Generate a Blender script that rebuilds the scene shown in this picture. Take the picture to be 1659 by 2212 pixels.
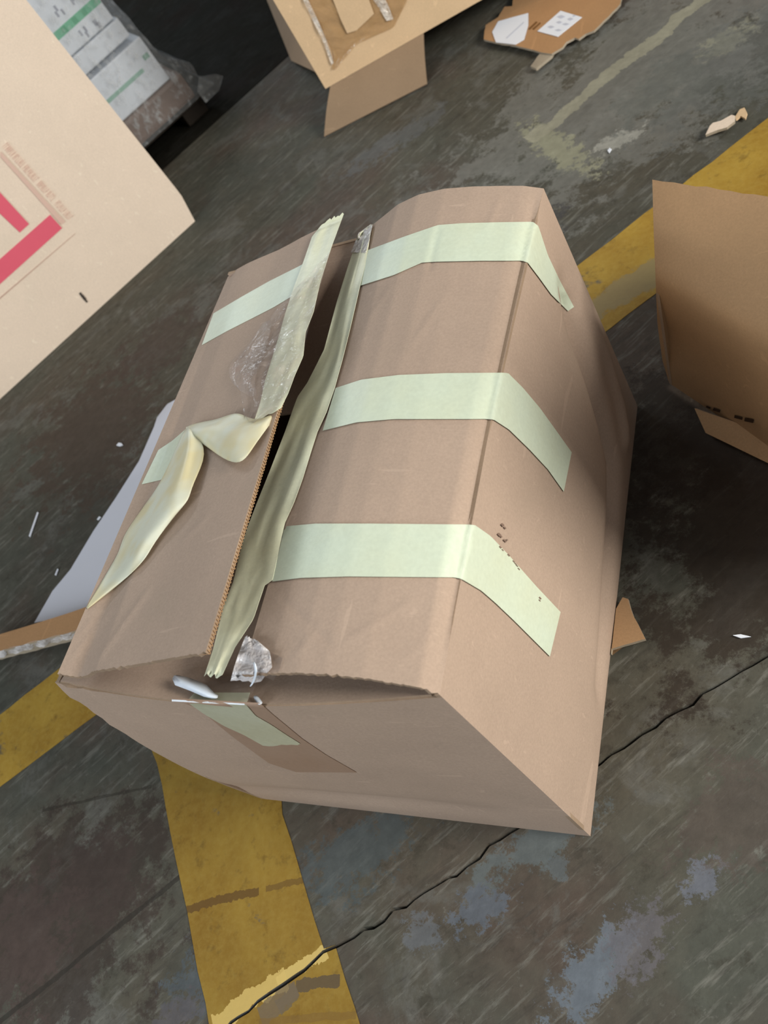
import bpy, bmesh, math, random
from mathutils import Vector, Matrix, noise
from mathutils.bvhtree import BVHTree
random.seed(7)
V = Vector
W = 0.40                                   # width of the big carton in metres
for o in list(bpy.data.objects): bpy.data.objects.remove(o)
SC = bpy.context.scene
COL = SC.collection

# ------------------------------------------------------------------ camera
ROT = ((0.8578451, 0.2230118, -0.4629984), (-0.0702782, -0.8415637, -0.5355665), (-0.5090803, 0.4919718, -0.7062584))
CAM = V((1.7430853, -0.53115099, 2.19296979)) * W
FOC = 1966.06
cam_data = bpy.data.cameras.new('camera')
cam_data.sensor_fit = 'VERTICAL'; cam_data.sensor_height = 36.0
cam_data.lens = 36.0 * FOC / 2212.0
cam_data.clip_start = 0.05; cam_data.clip_end = 60
cam_data.dof.use_dof = True; cam_data.dof.focus_distance = 0.86; cam_data.dof.aperture_fstop = 9.0
cam = bpy.data.objects.new('camera', cam_data); COL.objects.link(cam)
rx, ry, rz = V(ROT[0]), V(ROT[1]), V(ROT[2])
M = Matrix((rx, -ry, -rz)).transposed().to_4x4(); M.translation = CAM
cam.matrix_world = M
SC.camera = cam

# ------------------------------------------------------------------ world, lights, exposure
world = bpy.data.worlds.new('world'); SC.world = world; world.use_nodes = True
wb = world.node_tree.nodes['Background']
wb.inputs[0].default_value = (0.88, 0.94, 1.0, 1); wb.inputs[1].default_value = 0.34

def area(name, loc, target, sx, sy, power, colour):
    d = bpy.data.lights.new(name, 'AREA'); d.shape = 'RECTANGLE'; d.size = sx; d.size_y = sy
    d.energy = power; d.color = colour
    o = bpy.data.objects.new(name, d); COL.objects.link(o); o.location = loc
    o.rotation_euler = (V(target) - V(loc)).to_track_quat('-Z', 'Y').to_euler()
    return o
area('doorway_daylight', (2.75, 0.2, 1.38), (0, 0.5, 0.2), .9, .8, 90, (1.0, 0.965, 0.90))
area('high_window_daylight', (-3.3, 3.5, 2.3), (0.1, 0.4, 0.3), 1.6, 0.6, 58, (0.85, 0.93, 1.0))
area('added_fill_light', (-1.3, -2.6, 1.8), (0, .5, .1), 1.6, 1.6, 68, (0.86, 0.93, 1.0))  # unseen fill added to brighten the near face, left flap and paper
SC.view_settings.view_transform = 'Standard'; SC.view_settings.look = 'None'
SC.view_settings.gamma = 1.0; SC.view_settings.exposure = 0.0
SC.view_settings.use_curve_mapping = False

# ------------------------------------------------------------------ helpers
def ray(px, py):
    return (rx * ((px - 829.5) / FOC) + ry * ((py - 1106.0) / FOC) + rz).normalized()
def on(px, py, ax=2, val=0.0):             # the point of an axis plane seen at a place of the photograph
    d = ray(px, py); return CAM + d * ((val - CAM[ax]) / d[ax])
def onpl(px, py, P, n):
    d = ray(px, py); return CAM + d * ((P - CAM).dot(n) / d.dot(n))
def surf(bvh, px, py, lift=0.0):
    d = ray(px, py); h, n, i, dist = bvh.ray_cast(CAM, d)
    if h is None:
        h, n, i, dist = bvh.find_nearest(on(px, py, 2, 0.9 * W))
        t = (h - CAM).dot(d); p = CAM + d * t
        return p
    if n.dot(d) > 0: n = -n
    return h - d * (lift / max(0.25, -n.dot(d)))
def lerp_poly(pts, t):
    L = [0.0]
    for a, b in zip(pts, pts[1:]): L.append(L[-1] + (V(b) - V(a)).length)
    s = t * L[-1]
    for k in range(len(pts) - 1):
        if s <= L[k + 1] + 1e-9:
            f = (s - L[k]) / max(1e-9, L[k + 1] - L[k]); return V(pts[k]).lerp(V(pts[k + 1]), f)
    return V(pts[-1])
def link(name, me, parent=None, smooth=True):
    o = bpy.data.objects.new(name, me); COL.objects.link(o)
    if parent: o.parent = parent
    if smooth:
        for p in me.polygons: p.use_smooth = True
    return o
def mesh(name, vs, fs, mats, parent=None, smooth=False, fm=None):
    me = bpy.data.meshes.new(name); me.from_pydata([tuple(v) for v in vs], [], fs)
    for m in (mats if isinstance(mats, (list, tuple)) else [mats]): me.materials.append(m)
    if fm:
        for p, k in zip(me.polygons, fm): p.material_index = k
    me.update()
    return link(name, me, parent, smooth)
def tag(o, label=None, cat=None, group=None, kind=None):
    if label: o['label'] = label
    if cat: o['category'] = cat
    if group: o['group'] = group
    if kind: o['kind'] = kind
    return o
def empty(name, loc, label, cat, group=None):
    o = bpy.data.objects.new(name, None); COL.objects.link(o); o.empty_display_size = 0.05
    o['label'] = label; o['category'] = cat
    if group: o['group'] = group
    return o
def sheet(name, P, thick, mats, parent=None, side=None, smooth=True, sharp_side=True):
    """P[i][j] grid of points = the outer face; the sheet is extruded by thick away from 'side' (a vector the outer face looks to)."""
    n, m = len(P), len(P[0]); side = V(side) if side is not None else None
    top = [P[i][j] for i in range(n) for j in range(m)]; bot = []
    for i in range(n):
        for j in range(m):
            a = P[min(i + 1, n - 1)][j] - P[max(i - 1, 0)][j]; b = P[i][min(j + 1, m - 1)] - P[i][max(j - 1, 0)]
            nn = a.cross(b)
            nn = nn.normalized() if nn.length > 1e-12 else V((0, 0, 1))
            ref = side if side is not None else (CAM - P[i][j])
            if nn.dot(ref) < 0: nn = -nn
            bot.append(P[i][j] - nn * thick)
    N = n * m; fs, fm = [], []
    for i in range(n - 1):
        for j in range(m - 1):
            q = (i * m + j, (i + 1) * m + j, (i + 1) * m + j + 1, i * m + j + 1)
            fs.append(q); fm.append(0); fs.append(tuple(N + k for k in reversed(q))); fm.append(0)
    vs = top + bot; c = len(vs)
    def rim(idx):
        nonlocal c
        for a, b in zip(idx, idx[1:]):
            vs.extend([vs[a], vs[b], vs[N + b], vs[N + a]]); fs.append((c, c + 1, c + 2, c + 3)); fm.append(1 if len(mats) > 1 else 0); c += 4
    mats = mats if isinstance(mats, (list, tuple)) else [mats]
    rim([i * m for i in range(n)]); rim([i * m + m - 1 for i in range(n)]); rim(list(range(m))); rim([(n - 1) * m + j for j in range(m)])
    o = mesh(name, vs, fs, mats, parent, smooth, fm)
    bm = bmesh.new(); bm.from_mesh(o.data); bmesh.ops.recalc_face_normals(bm, faces=bm.faces); bm.to_mesh(o.data); bm.free()
    return o
def bvh_of(P):
    n, m = len(P), len(P[0]); vs = [P[i][j] for i in range(n) for j in range(m)]
    return vs, [(i * m + j, (i + 1) * m + j, (i + 1) * m + j + 1, i * m + j + 1) for i in range(n - 1) for j in range(m - 1)]
def make_bvh(*grids):
    vs, fs = [], []
    for g in grids:
        a, b = bvh_of(g); k = len(vs); vs += a; fs += [tuple(x + k for x in f) for f in b]
    return BVHTree.FromPolygons(vs, fs)
def ribbon(name, A, B, bvh, mat, parent, lift=0.0006, n=28, m=6, thick=0.00025, wr=0.0, seed=0, jag=0.0, pw=0.0):
    P = []
    for i in range(n + 1):
        t = i / n; a, b = lerp_poly(A, t), lerp_poly(B, t); row = []
        for j in range(m + 1):
            s = j / m; q = a.lerp(b, s)
            if jag and i in (0, n): q = q + (lerp_poly(A, min(1, t + .02)) - lerp_poly(A, max(0, t - .02))).normalized() * random.uniform(-jag, jag)
            l = lift + wr * max(0.0, 0.5 + noise.noise(V((s * 3.2 + seed, t * 5 + s, seed))) + 0.45 * noise.noise(V((s * 8, t * 11 + seed, seed))))
            row.append(surf(bvh, q.x, q.y, l))
        P.append(row)
    return sheet(name, P, thick, mat, parent)
def patch(name, rows, bvh, mat, parent, thick=0.0003, sub=2):
    P = [[surf(bvh, x, y, l * 0.001) for (x, y, l) in r] for r in rows]
    vs, fs = bvh_of(P); o = mesh(name, vs, fs, mat, parent, True)
    s = o.modifiers.new('smooth', 'SUBSURF'); s.levels = sub; s.render_levels = sub
    k = o.modifiers.new('thickness', 'SOLIDIFY'); k.thickness = thick
    return o
def prism(name, pts, depth, mats, parent=None, jag=0.0, seg=None, smooth=False):
    """closed outline (3D points), its plane normal from the points, extruded by the vector depth"""
    q = []
    for a, b in zip(pts, pts[1:] + pts[:1]):
        a, b = V(a), V(b); k = max(1, int((b - a).length / seg)) if seg else 1
        for i in range(k):
            p = a.lerp(b, i / k)
            if jag and i: p = p + V((random.uniform(-jag, jag), random.uniform(-jag, jag), 0))
            q.append(p)
    n = len(q); d = V(depth); vs = q + [p + d for p in q]
    fs = [tuple(range(n)), tuple(range(2 * n - 1, n - 1, -1))] + [(i, (i + 1) % n, n + (i + 1) % n, n + i) for i in range(n)]
    mats = mats if isinstance(mats, (list, tuple)) else [mats]
    o = mesh(name, vs, fs, mats, parent, smooth, [0, 0] + [len(mats) - 1] * n)
    bm = bmesh.new(); bm.from_mesh(o.data); bmesh.ops.recalc_face_normals(bm, faces=bm.faces); bm.to_mesh(o.data); bm.free()
    return o
def P2(x, y, z=0.0): return V((x * W, y * W, z * W))

# ------------------------------------------------------------------ materials
def lin(c): return tuple((x / 255 / 12.92 if x / 255 <= .04045 else ((x / 255 + .055) / 1.055) ** 2.4) for x in c) + (1,)
class NT:
    def __init__(s, name):
        s.m = bpy.data.materials.new(name); s.m.use_nodes = True; s.t = s.m.node_tree; s.b = s.t.nodes['Principled BSDF']
        s.out = s.t.nodes['Material Output']
        g = s.t.nodes.new('ShaderNodeNewGeometry'); s.pos = g.outputs['Position']
        s.tc = s.t.nodes.new('ShaderNodeTexCoord').outputs['Object']
    def set(s, node, i, v):
        if isinstance(v, bpy.types.NodeSocket): s.t.links.new(v, node.inputs[i])
        else: node.inputs[i].default_value = v
    def noise(s, scale, detail=4, rough=.55, vec=None, dist=0.0, color=False):
        n = s.t.nodes.new('ShaderNodeTexNoise'); s.set(n, 'Scale', scale); s.set(n, 'Detail', detail); s.set(n, 'Roughness', rough); s.set(n, 'Distortion', dist)
        s.t.links.new(vec or s.pos, n.inputs['Vector']); return n.outputs[1 if color else 0]
    def map(s, scale=(1, 1, 1), rot=(0, 0, 0), loc=(0, 0, 0), vec=None):
        n = s.t.nodes.new('ShaderNodeMapping'); n.inputs['Scale'].default_value = scale; n.inputs['Rotation'].default_value = rot; n.inputs['Location'].default_value = loc
        s.t.links.new(vec or s.pos, n.inputs[0]); return n.outputs[0]
    def ramp(s, f, stops):
        n = s.t.nodes.new('ShaderNodeValToRGB'); e = n.color_ramp.elements
        while len(e) < len(stops): e.new(0.5)
        for k, (p, c) in enumerate(stops): e[k].position = p; e[k].color = c if isinstance(c, tuple) else (c, c, c, 1)
        s.t.links.new(f, n.inputs[0]); return n.outputs[0]
    def mix(s, f, a, b, mode='MIX'):
        n = s.t.nodes.new('ShaderNodeMix'); n.data_type = 'RGBA'; n.blend_type = mode
        s.set(n, 0, f); s.set(n, 6, a); s.set(n, 7, b); return n.outputs[2]
    def math(s, op, a, b=None, c=None, clamp=False):
        n = s.t.nodes.new('ShaderNodeMath'); n.operation = op; n.use_clamp = clamp; s.set(n, 0, a)
        if b is not None: s.set(n, 1, b)
        if c is not None: s.set(n, 2, c)
        return n.outputs[0]
    def bump(s, h, strength=.3, dist=.001):
        n = s.t.nodes.new('ShaderNodeBump'); n.inputs['Strength'].default_value = strength; n.inputs['Distance'].default_value = dist
        s.t.links.new(h, n.inputs['Height']); s.t.links.new(n.outputs[0], s.b.inputs['Normal'])
    def base(s, c): s.set(s.b, 'Base Color', c)
    def rough(s, r): s.set(s.b, 'Roughness', r)

def cardboard(name, col, dark=.82, rough=.78, spots=True):
    t = NT(name); c = lin(col); d = tuple(x * dark for x in c[:3]) + (1,)
    a = t.ramp(t.noise(9, 5, .6), [(.3, 0.0), (.7, 1.0)])
    k = t.mix(a, d, c)
    fine = t.ramp(t.noise(420, 3, .7), [(.2, .86), (.8, 1.08)])
    k = t.mix(1.0, k, fine, 'MULTIPLY')
    if spots:      # pale rubbed creases and a few grey smudges
        for (sc_, ro, th) in (((9, 130, 60), .55, .69), ((110, 7, 60), .35, .70)):
            f = t.ramp(t.noise(1, 3, .45, t.map(sc_, (0.2, .3, ro), (ro, th, 0)), dist=.5), [(th, 0.0), (th + .03, 1.0)])
            k = t.mix(t.math('MULTIPLY', f, .30), k, tuple(min(1, x * 1.3) for x in c[:3]) + (1,))
        g = t.ramp(t.noise(7, 5, .6, t.map(loc=(4, 1, 2))), [(.58, 0.0), (.72, .28)])
        k = t.mix(g, k, tuple(x * y for x, y in zip(c[:3], (.78, .82, .80))) + (1,))
    t.base(k); t.rough(rough); t.b.inputs['Specular IOR Level'].default_value = .25
    t.bump(t.math('ADD', t.noise(9, 3), t.math('MULTIPLY', t.noise(300, 2), .12)), .35, .004)
    return t.m
CARD = cardboard('kraft_board', (179, 156, 137), .9)
CARD_SIDE = CARD
CARD_PALE = cardboard('pale_kraft_board', (236, 216, 194), .94)
CARD_TAN = cardboard('tan_board', (222, 190, 150), .92)
CARD_ORANGE = cardboard('orange_kraft_board', (184, 142, 100), .9)
CARD_SHADED = cardboard('shaded_kraft_board', (152, 128, 102), .88)  # darker kraft standing in for shade on the splayed bottom flaps
CARD_BROWN = cardboard('brown_kraft_board', (178, 142, 104), .88)
EDGE = cardboard('board_cut_edge', (168, 144, 120), .7, .9, False)
EDGE_PALE = cardboard('pale_cut_edge', (186, 172, 150), .6, .9, False)
def tape_mat(name, col, aged=(212, 212, 178), br=.45):
    t = NT(name); c = lin(col)
    k = t.mix(t.ramp(t.noise(14, 4), [(.35, 0.0), (.75, .7)]), c, lin(aged))
    k = t.mix(1.0, k, t.ramp(t.noise(260, 3), [(.2, .93), (.8, 1.04)]), 'MULTIPLY')
    t.base(k); t.rough(br); t.b.inputs['Specular IOR Level'].default_value = .3
    t.bump(t.math('ADD', t.noise(1, 3, .5, t.map((30, 90, 40), (0, 0, .4))), t.math('MULTIPLY', t.noise(600, 2), .2)), .25, .0018)
    return t.m
TAPE = tape_mat('masking_tape', (206, 216, 194), (204, 208, 178))
TAPE_OLD = tape_mat('aged_masking_tape', (226, 228, 200), (218, 214, 178))
def peeled():
    t = NT('peeled_masking_tape'); k = t.mix(t.ramp(t.noise(22, 2), [(.42, 0.0), (.62, 1.0)]), lin((232, 233, 212)), lin((230, 220, 178)))
    t.base(k); t.rough(.5); t.bump(t.noise(1, 3, .5, t.map((30, 120, 60), (0, 0, .9))), .3, .002)
    t.b.inputs['Transmission Weight'].default_value = 0.0
    tr = t.t.nodes.new('ShaderNodeBsdfTranslucent'); t.t.links.new(k, tr.inputs[0])
    mx = t.t.nodes.new('ShaderNodeMixShader'); mx.inputs[0].default_value = .22
    t.t.links.new(t.b.outputs[0], mx.inputs[1]); t.t.links.new(tr.outputs[0], mx.inputs[2]); t.t.links.new(mx.outputs[0], t.out.inputs[0])
    return t.m
PEEL = peeled()
def clear(name, tint, base_alpha, white=0.0, sc=30, gl=.5, ramp=(.5, .62)):
    t = NT(name); t.base(tint); t.rough(.10); t.b.inputs['Specular IOR Level'].default_value = gl
    h = t.math('ADD', t.noise(sc, 3, .5, dist=1.0), t.math('MULTIPLY', t.noise(sc * 4, 2), .25))
    t.bump(h, .9, .006)
    f = t.ramp(t.noise(1, 3, .6, t.map((25, 90, 40), (0, 0, .6))), [(ramp[0], 0.0), (ramp[1], 1.0)])
    tr = t.t.nodes.new('ShaderNodeBsdfTransparent'); mx = t.t.nodes.new('ShaderNodeMixShader')
    lw = t.t.nodes.new('ShaderNodeLayerWeight'); lw.inputs[0].default_value = .25
    a = t.math('ADD', t.math('MULTIPLY', f, white), t.math('ADD', base_alpha, t.math('MULTIPLY', lw.outputs[0], .25)), clamp=True)
    t.t.links.new(a, mx.inputs[0]); t.t.links.new(tr.outputs[0], mx.inputs[1]); t.t.links.new(t.b.outputs[0], mx.inputs[2]); t.t.links.new(mx.outputs[0], t.out.inputs[0])
    return t.m
CLEAR = clear('clear_packing_tape', lin((200, 186, 176)), .05, .10)
CLEAR_CRINKLED = clear('crinkled_clear_tape', lin((235, 230, 228)), .42, .45, 60, .6, (.45, .6))
CLEAR_BROWN = clear('amber_packing_tape', lin((200, 162, 112)), .34, .1, 22, .9)
PAINTED_GLINT = clear('painted_tape_glint', lin((238, 226, 210)), .30, .6, 80, .8, (.42, .6))  # pale highlight colour painted into narrow strips
FILM = clear('stretch_film', lin((205, 212, 216)), .14, .45, 14, .8, (.5, .75))
def plain(name, col, rough=.6, var=.9, sc=20, spec=.3):
    t = NT(name); c = lin(col); k = t.mix(t.ramp(t.noise(sc, 4), [(.3, 0.0), (.7, 1.0)]), tuple(x * var for x in c[:3]) + (1,), c)
    t.base(k); t.rough(rough); t.b.inputs['Specular IOR Level'].default_value = spec
    t.bump(t.noise(sc * 6, 3), .15, .001)
    return t.m
PAPER = plain('white_paper', (214, 217, 226), .6, .98)
PAPER_WHITE = plain('bright_label_paper', (235, 240, 248), .5, .98)
REAM = plain('white_ream_wrapper', (222, 230, 240), .45, .96)
GREEN = plain('green_print', (110, 190, 155), .5, .9)
GREEN_PALE = plain('green_print_seen_faint', (150, 190, 176), .5); GREEN_DARK = plain('dark_green_print', (84, 168, 130), .5)
GREYINK = plain('grey_ink', (160, 166, 182), .6)
LABELINK = plain('faint_label_ink', (200, 205, 218), .6)
RED = plain('red_print', (226, 98, 116), .6, .97)
PINK = plain('pink_print', (219, 186, 168), .6, .97)
PINKTEXT = plain('faded_red_print', (214, 178, 160), .6, .95)
THINLINE = plain('thin_line_print', (190, 156, 140), .6, .95)
INK = plain('black_ink', (70, 62, 56), .6)
INK_FAINT = plain('faint_stamp_ink', (128, 106, 92), .6)
DARKWOOD = plain('dark_pallet_wood', (44, 38, 32), .85, .6)
BROWNPACK = plain('brown_wrapped_base', (122, 100, 88), .5, .75, 12)
BLACK = plain('black_gap', (14, 13, 12), .9)
PLASTIC_GLINT = plain('glint_painted_plastic', (236, 244, 252), .5, .92, 60, .5)  # white stands in for reflections on folded clear plastic

# ---- floor
def seam_mark(t, c, P, Q, w, col, amt, ns=40):
    d = (Q - P); L_ = d.length; a = math.atan2(d.y, d.x)
    m = t.map((1, 1, 1), (0, 0, -a), vec=t.map(loc=(-P.x, -P.y, 0)))
    s = t.t.nodes.new('ShaderNodeSeparateXYZ'); t.t.links.new(m, s.inputs[0])
    y = t.math('ABSOLUTE', t.math('ADD', s.outputs[1], t.math('MULTIPLY', t.math('SUBTRACT', t.noise(12, 4), .5), w * 1.6)))
    f = t.math('LESS_THAN', y, t.math('MULTIPLY', w, t.math('MULTIPLY', t.noise(ns, 4, .7), 1.1)))
    g = t.math('MULTIPLY', t.math('GREATER_THAN', s.outputs[0], 0.0), t.math('LESS_THAN', s.outputs[0], L_))
    return t.mix(t.math('MULTIPLY', t.math('MULTIPLY', f, g), amt), c, lin(col))
def floor_layers(t):
    pos = t.pos
    big = t.noise(2.6, 6, .6, dist=.6); mid = t.noise(11, 6, .62); fine = t.noise(60, 4, .65)
    c = t.mix(t.ramp(big, [(.38, 0.0), (.62, 1.0)]), lin((101, 95, 82)), lin((95, 96, 86)))
    c = t.mix(t.ramp(t.noise(2.4, 6, .6, t.map(loc=(3.3, 1.7, 0))), [(.50, 0.0), (.62, .8)]), c, lin((102, 88, 78)))      # brownish stains
    c = t.mix(t.ramp(t.noise(9, 8, .7, t.map(loc=(7, 2, 0)), dist=.4), [(.54, 0.0), (.62, .6)]), c, lin((120, 119, 112)))   # bare grey
    c = t.mix(t.ramp(t.noise(26, 6, .75, t.map(loc=(1, 5, 0))), [(.56, 0.0), (.66, .6)]), c, lin((74, 70, 60)))            # dark pits
    c = t.mix(t.ramp(t.noise(48, 5, .8, t.map(loc=(8, 5, 0))), [(.60, 0.0), (.68, .5)]), c, lin((136, 134, 124)))          # pale grit
    # scuffs running along the yard's main direction
    sv = t.map((13, 95, 1), vec=t.map(rot=(0, 0, -0.86)))
    c = t.mix(t.ramp(t.noise(1, 5, .7, sv), [(.54, 0.0), (.66, .55)]), c, lin((146, 144, 134)))
    sv = t.map((10, 70, 1), loc=(3, 4, 0), vec=t.map(rot=(0, 0, -0.75)))
    c = t.mix(t.ramp(t.noise(1, 5, .7, sv), [(.54, 0.0), (.68, .5)]), c, lin((70, 66, 60)))
    # flaked spots, brown patches, painted-in shade and light, each at its place
    def blot(c, x, y, rx_, ry_, ang, col, amt=1.0, edge=.25, ns=26):
        m = t.map((1, 1, 1), (0, 0, 0), (-x * W, -y * W, 0))
        m = t.map((1 / (rx_ * W), 1 / (ry_ * W), 0), (0, 0, 0), vec=t.map((1, 1, 1), (0, 0, -ang), vec=m))
        ln = t.t.nodes.new('ShaderNodeVectorMath'); ln.operation = 'LENGTH'; t.t.links.new(m, ln.inputs[0])
        nz = t.math('MULTIPLY', t.math('SUBTRACT', t.noise(ns, 8, .8), .5), 5.0)
        d = t.math('ADD', ln.outputs['Value'], nz)
        f = t.ramp(d, [(.72, 1.0), (.72 + edge, 0.0)])
        return t.mix(t.math('MULTIPLY', f, amt), c, lin(col))
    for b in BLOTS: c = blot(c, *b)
    # worn line and scratches
    seam = lambda *a: seam_mark(t, *a)
    c = seam(c, P2(.40, 2.87), P2(1.9, 4.25), .030, (184, 180, 156), .8)
    c = seam(c, P2(-1.0, -1.0), P2(.10, .05), .006, (60, 56, 50), .7)
    c = seam(c, P2(-.9, -.12), P2(-.45, .0), .004, (62, 58, 50), .6)
    c = t.mix(1.0, c, t.ramp(fine, [(.25, .82), (.75, 1.14)]), 'MULTIPLY')
    c = t.mix(1.0, c, t.ramp(mid, [(.3, .88), (.7, 1.1)]), 'MULTIPLY')
    return c, big, mid, fine
BLOTS = [(1.35, .82, .45, .42, .6, (62, 52, 44), .8, 1.6, 5), (1.15, 1.15, .2, .25, .5, (60, 50, 42), .7, 1.2, 6), (.85, 3.15, 1.1, .55, .8, (152, 151, 143), .6, .9, 11), (-.65, -.42, .42, .35, .5, (72, 60, 54), .7, .8, 9), (-1.3, 1.1, .3, .25, .7, (84, 82, 74), .6),  # first two: stains plus painted shade between the cartons; third: painted light far back
    # x, y, rx, ry, angle, colour, amount
    (.88, -.02, .20, .05, .7, (112, 120, 120), .8), (.74, -.20, .09, .05, .5, (112, 118, 126), .9, .2, 55),
    (1.04, -.30, .15, .06, 1.0, (122, 130, 138), .95, .2, 55), (1.13, -.22, .10, .06, 1.1, (122, 118, 122), .7, .2, 55),
    (1.26, -.07, .06, .04, .8, (124, 128, 138), .8, .2, 55), (.60, -.28, .05, .05, .4, (120, 124, 128), .7, .2, 55),
    (.93, -.08, .03, .03, .4, (112, 120, 122), .7, .2, 55), (.35, -.12, .22, .10, .6, (92, 102, 104), .7),
    (.0, -.46, .16, .10, .8, (98, 106, 110), .8, .2, 55), (.16, -.50, .10, .06, .8, (104, 110, 116), .7, .2, 55),
    (-.55, -.30, .20, .16, .2, (84, 72, 66), .8), (-.75, -.52, .20, .22, .2, (92, 78, 72), .8),
    (-.10, -.62, .14, .05, .8, (108, 104, 106), .8, .2, 55), (1.35, .10, .2, .12, .8, (100, 90, 82), .7),
    (-1.6, 1.6, .42, .5, .7, (92, 80, 70), .85), (-1.4, 2.1, .3, .22, .7, (92, 80, 72), .7),
    (.55, 2.76, .30, .07, -.9, (176, 174, 146), .8, .25, 45), (.80, 2.70, .11, .06, .4, (190, 188, 176), .85, .2, 45), (1.2, 3.15, .12, .08, .5, (178, 176, 152), .6, .3, 45),
    (1.3, 3.0, .5, .30, .6, (122, 124, 120), .5), (.95, 2.95, .22, .16, .6, (124, 126, 118), .5),
    (-.35, 3.2, .30, .10, .5, (118, 120, 120), .6), (.45, 2.35, .22, .12, -.8, (84, 82, 82), .8)]
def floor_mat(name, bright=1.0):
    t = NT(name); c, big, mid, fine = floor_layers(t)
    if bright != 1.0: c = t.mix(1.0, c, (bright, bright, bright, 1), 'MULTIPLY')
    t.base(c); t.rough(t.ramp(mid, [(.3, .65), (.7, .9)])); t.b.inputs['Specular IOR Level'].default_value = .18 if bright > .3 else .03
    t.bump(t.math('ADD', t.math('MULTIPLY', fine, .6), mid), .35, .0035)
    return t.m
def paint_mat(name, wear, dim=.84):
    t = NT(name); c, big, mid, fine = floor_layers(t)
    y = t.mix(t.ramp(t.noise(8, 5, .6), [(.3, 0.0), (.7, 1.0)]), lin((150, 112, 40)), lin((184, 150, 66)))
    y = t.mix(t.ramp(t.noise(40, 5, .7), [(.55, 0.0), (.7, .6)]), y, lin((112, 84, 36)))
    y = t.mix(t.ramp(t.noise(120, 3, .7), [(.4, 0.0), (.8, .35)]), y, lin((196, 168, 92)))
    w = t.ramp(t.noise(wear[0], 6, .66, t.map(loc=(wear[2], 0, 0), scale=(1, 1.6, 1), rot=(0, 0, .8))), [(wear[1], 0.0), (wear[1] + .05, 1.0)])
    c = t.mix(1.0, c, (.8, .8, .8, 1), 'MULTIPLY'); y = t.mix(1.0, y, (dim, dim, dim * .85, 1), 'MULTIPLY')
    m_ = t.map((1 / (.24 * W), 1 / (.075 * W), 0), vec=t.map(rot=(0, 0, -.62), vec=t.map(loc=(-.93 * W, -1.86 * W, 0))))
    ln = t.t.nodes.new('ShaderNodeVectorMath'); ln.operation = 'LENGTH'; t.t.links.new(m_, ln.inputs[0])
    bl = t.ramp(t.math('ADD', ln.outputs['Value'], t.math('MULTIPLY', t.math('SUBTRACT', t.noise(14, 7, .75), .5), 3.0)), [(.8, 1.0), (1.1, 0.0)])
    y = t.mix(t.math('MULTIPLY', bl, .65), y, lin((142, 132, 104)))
    for sm in ((on(398, 1968), on(560, 1925), .0085, (96, 70, 34), .85, 130), (on(575, 1921), on(662, 1900), .006, (104, 78, 38), .7, 150),
               (on(640, 2128), on(735, 2118), .010, (92, 78, 58), .9, 60), (on(600, 2175), on(640, 2135), .014, (104, 92, 72), .8, 50),
               (on(705, 2052), on(600, 2125), .012, (212, 186, 112), .8, 60), (on(620, 2115), on(460, 2212), .020, (206, 178, 104), .8, 60), (on(560, 2190), on(640, 2130), .016, (110, 96, 76), .8, 60), (on(560, 2205), on(770, 2190), .006, (120, 92, 44), .6, 60)):
        y = seam_mark(t, y, *sm)
    t.base(t.mix(t.math('MULTIPLY', w, .85), y, c)); t.rough(.6); t.b.inputs['Specular IOR Level'].default_value = .3
    t.bump(t.math('ADD', t.math('MULTIPLY', fine, .5), mid), .3, .003)
    return t.m
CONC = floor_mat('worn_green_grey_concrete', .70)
CONC_DARK = floor_mat('near_black_concrete', .13)  # same floor layers, multiplied far darker
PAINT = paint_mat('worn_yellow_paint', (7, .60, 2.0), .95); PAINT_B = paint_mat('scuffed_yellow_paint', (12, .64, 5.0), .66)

# ------------------------------------------------------------------ floor: slabs with an open crack, painted lines
S = 5.2
floor = tag(prism('floor', [V((-5, -3, -.04)), V((4.5, -3, -.04)), V((4.5, 6.5, -.04)), V((-5, 6.5, -.04))], (0, 0, -.03), plain('dark_joint_base', (30, 24, 20), .95, .6)), kind='structure')
DR = V((.954, 1.114, 0)).normalized(); DN = V((DR.y, -DR.x, 0))
crack = [(4.2, 2.75), (2.4, 1.25), (1.391, .472), (1.27, .39), (1.159, .307), (1.08, .24), (1.002, .184), (.88, .06), (.748, -.054), (.67, -.13), (.592, -.181), (.49, -.263), (.41, -.32), (.338, -.37), (.271, -.436), (.20, -.49), (.11, -.576), (-.4, -1.02), (-2.2, -2.6), (-4.0, -4.2)]
def jag_line(pts, amp, step=.03):
    out = []
    for a, b in zip(pts, pts[1:]):
        a, b = V(a + (0,)), V(b + (0,)); k = max(1, int((b - a).length / step)) if max(abs(a.x), abs(b.x)) < 2.5 else 1
        for i in range(k):
            p = a.lerp(b, i / k); out.append((p.x + random.uniform(-amp, amp), p.y + random.uniform(-amp, amp)))
    out.append(pts[-1]); return out
ck = jag_line(crack, .006)
def off(pts, d): return [(x - d * (0.75 + .5 * noise.noise(V((x * 6, y * 6, 1)))) * .66, y + d * (0.75 + .5 * noise.noise(V((x * 6, y * 6, 1)))) * .75) for x, y in pts]
up, lo = off(ck, .006), off(ck, -.006)
da, db = P2(-1.821, 4.029) - DR * 3.2, P2(-1.821, 4.029) + DR * 3.6
main_pts = [P2(*p) for p in up] + [da - DN * 0.0, db, V((4.4, db.y, 0)), V((4.4, 3, 0))]
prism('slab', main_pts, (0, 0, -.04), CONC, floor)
prism('slab', [P2(*p) for p in reversed(lo)] + [V((4.4, .9, 0)), V((4.4, -2.8, 0)), V((-1.5, -2.8, 0))], (0, 0, -.04), CONC, floor)
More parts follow.
